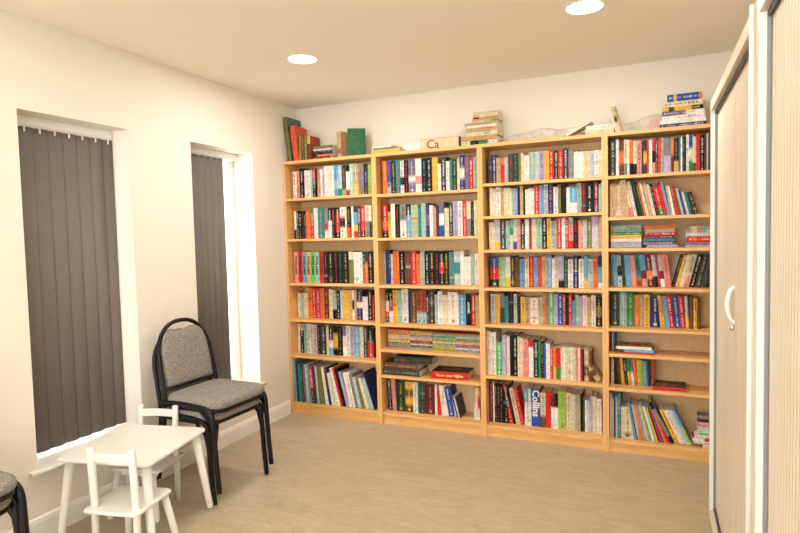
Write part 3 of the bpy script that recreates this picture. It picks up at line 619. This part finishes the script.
# --- how large each shows; the 300 largest become things of their own
cpos = Vector((CX, CY, CZ))
def area(r):
    if r['flat']: p = r['loc']+Vector((r['h']/2, 0, -r['w']/2))
    else: p = r['loc']+Vector((r['w']/2, 0, r['h']/2))
    if p.x > 2.985: return 0
    dd = p-cpos; a = r['w']*r['h']*abs(dd.y)/dd.length**3
    if r['flat'] and p.z < 1.0: a += r['h']*r['d']*abs(dd.z)/dd.length**3 if r['force'] else 0
    return a + (10 if (r['force'] or r['lettering']) else 0)
order = sorted(BOOKS, key=lambda r: -area(r))
keep = set(id(r) for r in order[:300])

# labels
from collections import Counter, defaultdict
rowsd = defaultdict(list)
for r in BOOKS:
    if r['label'] is None: rowsd[r['where']].append(r)
def short(where):
    return where.replace('of the ', 'of ').replace(' shelf down', ' shelf').replace('second bookcase from the left', 'second bookcase').replace('third bookcase from the left', 'third bookcase')
for wh, L_ in rowsd.items():
    cn = [colour_name(r['bands']) for r in L_]
    sig1 = Counter((cn[i], L_[i]['kind']) for i in range(len(L_)))
    def nb(i): return (cn[i-1] if i else 'the side panel', cn[i+1] if i+1 < len(L_) else 'the end')
    for i, r in enumerate(L_):
        if r['rot'][1] < -.01: st = 'leaning '
        elif r['rot'][1] > .01: st = 'leaning '
        else: st = ''
        tx = '' if r['text'] == '-' or r['lettering'] else ' with %s lettering' % NAME[r['text'][0]]
        if r['lettering'] and r['lettering'][0] == 'Collins':
            r['label'] = 'thick royal blue dictionary with big white spine lettering, bottom shelf of third bookcase'; continue
        base = '%s%s %s' % (st, cn[i], r['kind'])
        if sig1[(cn[i], r['kind'])] == 1:
            lb = '%s%s on the %s' % (base, tx, short(wh))
        else:
            a, c = nb(i); a = a.split(' and ')[0]; c = c.split(' and ')[0]
            if i == 0: lb = '%s, first from the left, %s' % (base, short(wh))
            elif i == len(L_)-1: lb = '%s, last on the right, %s' % (base, short(wh))
            else: lb = '%s between %s and %s ones, %s' % (base, a, c, short(wh))
        r['_lb'] = lb; r['_i'] = i
    cnt = Counter(r['_lb'] for r in L_ if '_lb' in r)
    ordn = ['first', 'second', 'third', 'fourth', 'fifth', 'sixth', 'seventh', 'eighth', 'ninth', 'tenth', 'eleventh', 'twelfth', 'thirteenth', 'fourteenth', 'fifteenth', 'sixteenth', 'seventeenth', 'eighteenth', 'nineteenth', 'twentieth']
    for r in L_:
        if '_lb' in r:
            lb = r['_lb']
            if cnt[lb] > 1:
                i = r['_i']; n = len(L_)
                o_ = '%s from the left' % ordn[i] if i <= n/2 else '%s from the right' % ordn[n-1-i]
                lb = '%s, %s, %s' % (lb.split(' between')[0].split(' with')[0], o_, short(wh))
            for a_, b_ in ((' with', ' in'), (' from the left', ' from left'), (' from the right', ' from right'), ('leaning ', ''), (' and ', '-')):
                if len(lb.split()) > 16: lb = lb.replace(a_, b_, 1)
            if 0: lb = lb.replace(' from the left', ' from left').replace(' shelf down', ' shelf').replace(' and ', '-', 1)
            r['label'] = lb

def lettering_mesh(text, size, color, name, parent, w, h, upright=True, frac=.5):
    cu = bpy.data.curves.new(name, 'FONT'); cu.body = text; cu.size = size; cu.offset = size*.028; cu.extrude = .0002; cu.align_x = 'CENTER'; cu.align_y = 'CENTER'; cu.resolution_u = 2
    to = bpy.data.objects.new(name, cu); col.objects.link(to); bpy.context.view_layer.update()
    me = bpy.data.meshes.new_from_object(to.evaluated_get(bpy.context.evaluated_depsgraph_get()))
    col.objects.unlink(to); bpy.data.objects.remove(to)
    o = bpy.data.objects.new(name, me); col.objects.link(o)
    key = 'ink_%02x%02x%02x' % tuple(int(c*255) for c in color)
    if key not in M: M[key] = mat(key, color, .5)
    me.materials.clear(); me.materials.append(M[key])
    o.parent = parent
    # reading down the spine: text x -> -z, text y -> +x
    o.matrix_local = Matrix(((0, 1, 0, w/2), (0, 0, -1, -.0004), (-1, 0, 0, h*frac), (0, 0, 0, 1)))
    return o

stuff = MB(); stuffp = MB()
for idx, r in enumerate(BOOKS):
    rg = random.Random(idx*7+3)
    tx = '-' if r['lettering'] else r['text']
    cmb, pmb = book_meshes(r['w'], r['h'], r['d'], r['bands'], tx, rg, True, r['hard'])
    if r.get('cover'):
        cc = PAL[r['cover']]; cmb.box((r['w']-.0004, .006, .0), (r['w']+.0004, r['d'], r['h']), cc)
    if r.get('topc'):
        # printed front cover picture; a flat book shows its x=0 board upward
        W_, H_ = r['d'], r['h']; X_ = -.0004
        def rect(y0, z0, y1, z1, c): cmb.quad([(X_, y0*W_, z0*H_), (X_, y0*W_, z1*H_), (X_, y1*W_, z1*H_), (X_, y1*W_, z0*H_)], c); 
        def blob(cy, cz, ry, rz, c, k=14, ph=0, x=-.0006): cmb.quad([(x, (cy+ry*(1+.18*math.sin(3*a+ph))*math.cos(a))*W_, (cz+rz*(1+.18*math.sin(3*a+ph))*math.sin(a))*H_) for a in [2*PI*q/k for q in range(k)]][::-1], c)
        if r['topc'] == 'kk':
            rect(.01, .0, 1, 1, srgb('2a1512')); blob(.55, .55, .16, .22, srgb('6a4a22')); blob(.5, .3, .1, .1, srgb('8a2a1c'))
        elif r['topc'] == 'fox':
            rect(.01, .0, 1, 1, srgb('3c4540')); blob(.45, .25, .3, .2, srgb('b06a2e')); blob(.35, .22, .10, .06, srgb('3a2a1c'), x=-.0008); blob(.45, .68, .13, .24, srgb('a0663a')); blob(.5, .8, .10, .10, srgb('6e6a58'))
        else:
            rect(.01, .0, 1, 1, srgb('b8a078')); blob(.5, .6, .22, .15, srgb('b83a20')); blob(.5, .88, .2, .08, srgb('6a8a38')); blob(.6, .3, .2, .14, srgb('7a6040'))
    if id(r) in keep:
        nm = r['name'] or {'magazine': 'magazine', 'paperback': 'paperback_book'}.get(r['kind'], 'hardback_book')
        o = cmb.build(nm, M['book'], loc=tuple(r['loc']), rot=r['rot'])
        tag(o, r['label'], 'book' if r['kind'] != 'magazine' else 'magazine', r['group'])
        pmb.build('pages', M['pages'], o)
        if r['lettering']:
            t_, sz, cc = r['lettering']
            l = lettering_mesh(t_, sz, cc, 'spine_lettering', o, r['w'], r['h'], frac=.62 if t_ == 'Collins' else .56)
            if t_ == 'Know your Rights':   # lying book: the letters stand upright when read from the front
                l.matrix_local = Matrix(((0, -1, 0, r['w']/2), (0, 0, -1, -.0004), (1, 0, 0, r['h']/2), (0, 0, 0, 1)))
    else:
        mt = Matrix.Translation(r['loc']) @ Euler(r['rot']).to_matrix().to_4x4()
        for src, m_ in ((cmb, 0), (pmb, 1)):
            n = len(stuff.v); stuff.v += [tuple(mt @ Vector(v)) for v in src.v]
            for f_, c_ in zip(src.f, src.c): stuff.face([n+i for i in f_], c_, m_)
o = stuff.build('books', [M['book'], M['pages']])
tag(o, 'the many thinner books that fill the gaps between the larger ones on all the shelves', 'books', kind='stuff')
# ================================================================ THINGS ON TOP OF THE CASES
# wooden letter box
e = empty('wooden_box', 'small pale wooden box with dark printed letters, on the second bookcase from left', 'box', (1.155, FY+.03, 2.0005))
M['boxwood'] = noisy('pale_box_wood', (0.62, 0.47, 0.27), (0.74, 0.59, 0.37), scale=(9, 1, 1), nscale=10, rough=0.6)
M['ink'] = mat('dark_print', (0.05, 0.035, 0.03), 0.6)
s = MB(); s.box((0, 0, 0), (.285, .13, .066)); s.build('body', M['boxwood'], e, bevel=.002)
M['boxend'] = noisy('dark_box_end', (0.20, 0.12, 0.06), (0.33, 0.21, 0.11), scale=(1, 1, 9), nscale=12, rough=0.6)
s = MB(); s.box((.2853, .001, .001), (.289, .129, .064)); s.build('end_panel', M['boxend'], e)
s = MB(); s.box((-.002, -.002, .0665), (.290, .132, .074)); s.build('lid', M['boxwood'], e, bevel=.0015)
cu = bpy.data.curves.new('lettering', 'FONT'); cu.body = 'C\u0430'; cu.body = 'Ca'; cu.size = .085; cu.extrude = .0003; cu.resolution_u = 3
to = bpy.data.objects.new('lettering', cu); col.objects.link(to); bpy.context.view_layer.update()
me = bpy.data.meshes.new_from_object(to.evaluated_get(bpy.context.evaluated_depsgraph_get())); col.objects.unlink(to); bpy.data.objects.remove(to)
o = bpy.data.objects.new('lettering', me); col.objects.link(o); me.materials.clear(); me.materials.append(M['ink']); o.parent = e
o.matrix_local = Matrix(((1, 0, 0, .05), (0, 0, -1, -.0025), (0, 1, 0, .004), (0, 0, 0, 1)))
# white card box behind the little pile
s = MB(); s.box((0, 0, 0), (.17, .06, .062)); s.box((-.002, -.002, .05), (.172, .062, .064))
o = s.build('card_box', M['reveal'], loc=(.985, FY+.11, 2.0005), bevel=.002); tag(o, 'low white card box between the yellow book pile and the wooden box', 'box')

# long floral paper banner lying crumpled against the wall
def floral():
    m = noisy('floral_paper', (0.74, 0.66, 0.57), (0.74, 0.66, 0.57), rough=0.8, spec=0.1); nt = m.node_tree; N = nt.nodes; L = nt.links
    b_ = N['Principled BSDF']; tc = N.new('ShaderNodeTexCoord')
    n1 = N.new('ShaderNodeTexNoise'); n1.inputs['Scale'].default_value = 9; n1.inputs['Detail'].default_value = 2
    n2 = N.new('ShaderNodeTexNoise'); n2.inputs['Scale'].default_value = 7; n2.inputs['Detail'].default_value = 2
    mp = N.new('ShaderNodeMapping'); mp.inputs['Location'].default_value = (7, 3, 1)
    L.new(tc.outputs['Object'], n1.inputs['Vector']); L.new(tc.outputs['Object'], mp.inputs['Vector']); L.new(mp.outputs['Vector'], n2.inputs['Vector'])
    r1 = N.new('ShaderNodeMapRange'); r1.inputs['From Min'].default_value = .52; r1.inputs['From Max'].default_value = .62; L.new(n1.outputs['Fac'], r1.inputs['Value'])
    r2 = N.new('ShaderNodeMapRange'); r2.inputs['From Min'].default_value = .55; r2.inputs['From Max'].default_value = .65; L.new(n2.outputs['Fac'], r2.inputs['Value'])
    m1 = N.new('ShaderNodeMix'); m1.data_type = 'RGBA'; m1.inputs[6].default_value = (0.74, 0.68, 0.60, 1); m1.inputs[7].default_value = (0.70, 0.48, 0.44, 1)
    m2 = N.new('ShaderNodeMix'); m2.data_type = 'RGBA'; m2.inputs[7].default_value = (0.58, 0.58, 0.47, 1)
    L.new(r1.outputs['Result'], m1.inputs[0]); L.new(r2.outputs['Result'], m2.inputs[0]); L.new(m1.outputs[2], m2.inputs[6]); L.new(m2.outputs[2], b_.inputs['Base Color'])
    return m
M['floral'] = floral()
s = MB(); nx, nz = 80, 5; x0, x1 = 1.70, 3.02
for i in range(nx+1):
    x = x0+(x1-x0)*i/nx; u = i/nx
    H_ = .065+.055*u+.02*math.sin(u*9)+.008*math.sin(u*37)
    H_ = max(.03, H_*(.75+.25*min(1, u*8)))
    for j in range(nz+1):
        v_ = j/nz; s.v.append((x, -.035+.022*v_+.005*math.sin(u*40+v_*3)+.003*math.sin(u*91), 2.001+H_*v_))
for i in range(nx):
    for j in range(nz): a = i*(nz+1)+j; s.face((a, a+nz+1, a+nz+2, a+1), None, 0, True)
o = s.build('floral_banner', M['floral']); md = o.modifiers.new('thick', 'SOLIDIFY'); md.thickness = .0015
tag(o, 'long pink and green floral paper propped along the wall above the two right-hand bookcases', 'banner')

# ================================================================ CHILDREN'S TABLE AND CHAIRS
tz = .425
e = empty('table', 'low white square children\'s table with splayed round legs', 'table', (.359, -2.020, 0), math.radians(12.6))
hw, hd = .240, .244
s = MB(); s.loft(rrect(-hw, -hd, hw, hd, .03, 6), [(.006, tz-.018), (0, tz-.013), (0, tz-.005), (.004, tz)], smooth=False); s.build('tabletop', M['white_paint'], e)
for sx in (-1, 1):
    for sy in (-1, 1):
        s = MB(); s.tube([(sx*(hw-.045), sy*(hd-.045), tz-.019), (sx*(hw-.002), sy*(hd-.002), .006), (sx*(hw-.002), sy*(hd-.002), .001)], [.021, .0165, .0145], 14); s.build('leg', M['white_paint'], e)
def kid_chair(label, loc, rz):
    """faces local +y; the back posts stand on y=0"""
    e = empty('childrens_chair', label, 'chair', loc, rz, "white children's chairs at the little table")
    for sx in (-1, 1):
        s = MB(); s.tube([(sx*.104, -.004, .001), (sx*.103, 0, .25), (sx*.102, -.012, .505), (sx*.102, -.012, .512), (sx*.102, -.012, .515)], [.0155, .0165, .0165, .015, .009], 14); s.build('back_post', M['white_paint'], e)
        s = MB(); s.tube([(sx*.095, .20, .232), (sx*.128, .235, .008), (sx*.128, .235, .001)], [.0165, .0155, .013], 14); s.build('leg', M['white_paint'], e)
    s = MB(); pts = []
    for k in range(9):
        u = -1+2*k/8; pts.append((u*.092, -.008-.012*(1-u*u)))
    for z in (.455, .492):
        for (x, y) in pts: s.v.append((x, y-.005, z))
        for (x, y) in pts: s.v.append((x, y+.007, z))
    m_ = 9
    for k in range(8):
        s.face((k, k+1, 2*m_+k+1, 2*m_+k)); s.face((m_+k+1, m_+k, 3*m_+k, 3*m_+k+1)); s.face((2*m_+k, 2*m_+k+1, 3*m_+k+1, 3*m_+k)); s.face((k+1, k, m_+k, m_+k+1))
    s.build('back_rail', M['white_paint'], e)
    ol = rrect(-.135, -.045, .135, .215, .022, 4)
    s = MB(); s.loft(ol, [(.005, .232), (0, .236), (0, .244), (.004, .249)], smooth=False); s.build('seat', M['white_paint'], e)
    s = MB(); s.box((-.115, -.005, .214), (.115, .012, .2318)); s.box((-.115, .185, .214), (.115, .200, .2318)); s.build('seat_rail', M['white_paint'], e, bevel=.002)
kid_chair("white children's chair with its back towards the viewer, pushed under the near table edge", (.530, -2.288, 0), math.radians(12))
kid_chair("white children's chair on the far side of the little table beside the stacked grey chairs", (.215, -1.755, 0), math.radians(194))

# ================================================================ STACKING CHAIRS
def stacking_chair(label, loc, rz, group):
    """faces local +x; centred on y; seat front at x=.44"""
    e = empty('stacking_chair', label, 'chair', loc, rz, group)
    R_ = .012; HW = .215
    # hoop of the back running down into the rear legs
    def side(sy):
        P = [(.0, .214, .012), (.035, .208, .20), (.055, .200, .40), (.050, .196, .50), (.030, .194, .62), (.012, .188, .71)]
        return [(x, y*sy, z) for x, y, z in P]
    top = [(-.004, .160, .785), (-.014, .108, .841), (-.019, .042, .866), (-.019, -.042, .866), (-.014, -.108, .841), (-.004, -.160, .785)]
    path = catmull(side(1)+top+side(-1)[::-1], 5)
    s = MB(); s.tube(path, R_, 12); s.build('back_frame', M['frame_black'], e)
    # front legs: tube along the seat side, bending down at the front
    for sy in (1, -1):
        P = catmull([(.040, sy*.209, .440), (.15, sy*.213, .450), (.31, sy*.213, .446), (.385, sy*.213, .432), (.412, sy*.213, .395), (.418, sy*.213, .33), (.428, sy*.213, .16), (.442, sy*.213, .002)], 5)
        s = MB(); s.tube(P, .0145, 12)
        n0 = len(s.v)                                    # gusset behind the bend
        g = [(.33, .438), (.402, .385), (.413, .31), (.402, .30), (.385, .37), (.33, .415)]
        for yy in (sy*.213-.003, sy*.213+.003): s.v += [(x, yy, z) for x, z in g]
        s.face([n0+k for k in range(6)]); s.face([n0+6+k for k in range(6)][::-1])
        for k in range(6): s.face((n0+k, n0+(k+1) % 6, n0+6+(k+1) % 6, n0+6+k))
        s.build('front_leg', M['frame_black'], e)
    # seat frame: bar around the cushion bottom
    rr = rrect(.055, -.199, .436, .199, .07, 6)
    s = MB(); s.tube([(x, y, .425) for x, y in rr], .010, 10, closed=True); s.build('seat_frame', M['frame_black'], e)
    ol = rrect(.045, -.208, .452, .208, .075, 8)
    s = MB(); s.loft(ol, [(.03, .4355), (.008, .437), (0, .446), (-.003, .458), (0, .472), (.008, .483), (.022, .489), (.025, .493, .90), (.025, .4955, .70), (.025, .4965, .35)])
    s.build('seat_cushion', M['fabric'], e)
    # upholstered back panel with an ogee top
    Hz = [(.0, .520)]
    out = [(-.170, .500), (.170, .500), (.186, .515), (.188, .62), (.182, .70), (.160, .752), (.120, .775), (.080, .778), (.050, .772), (.025, .768), (0, .766),
           (-.025, .768), (-.050, .772), (-.080, .778), (-.120, .775), (-.160, .752), (-.182, .70), (-.188, .62), (-.186, .515)]
    out = [(y*.93, z+.016+max(0, z-.6)*.20) for y, z in out]
    def bx(z): # x position of the back plane at height z
        return .046-(z-.5)*.185
    mtx = Matrix(((0, 0, 1, 0), (1, 0, 0, 0), (0, 1, 0, 0), (0, 0, 0, 1)))
    s = MB(); s.loft(out, [(.012, -.014), (.002, -.010), (0, 0), (.002, .012), (.010, .019), (.012, .023, .93), (.012, .026, .75), (.012, .027, .4)], mtx=mtx)
    s.v = [(x+bx(z), y, z) for x, y, z in s.v]
    s.build('back_cushion', M['fabric'], e)
    s = MB(); s.tube([(.046, -.192, .505), (.046, .192, .505)], .008, 8); s.build('crossbar', M['frame_black'], e)
    return e
sA = (.135, -1.475, 0); ra = math.radians(-2)
DX, DZ = .036, .066
g1 = 'stack of two chairs by the second window'; g2 = 'stack of two chairs at the left edge'
c1 = stacking_chair('lower grey tweed stacking chair under another, between the two windows', (sA[0]-.026, sA[1], 0), ra, g1)
def place(label, loc, rz, group):
    c = copy_tree(c1); c.location = loc; c.rotation_euler = (0, 0, rz); tag(c, label, None, group); return c
place('upper grey tweed chair with arched black frame, stacked on top between the two windows', (sA[0]-.026+DX, sA[1], DZ), ra, g1)
sB = (.08, -2.88, 0); rb = math.radians(0)
place('lower grey chair of the stack cut off by the bottom left corner', (sB[0]-.02, sB[1], 0), rb, g2)
place('upper grey chair seat at the bottom left corner, on top of its stack', (sB[0]+DX-.02, sB[1], DZ), rb, g2)
bpy.context.view_layer.update()
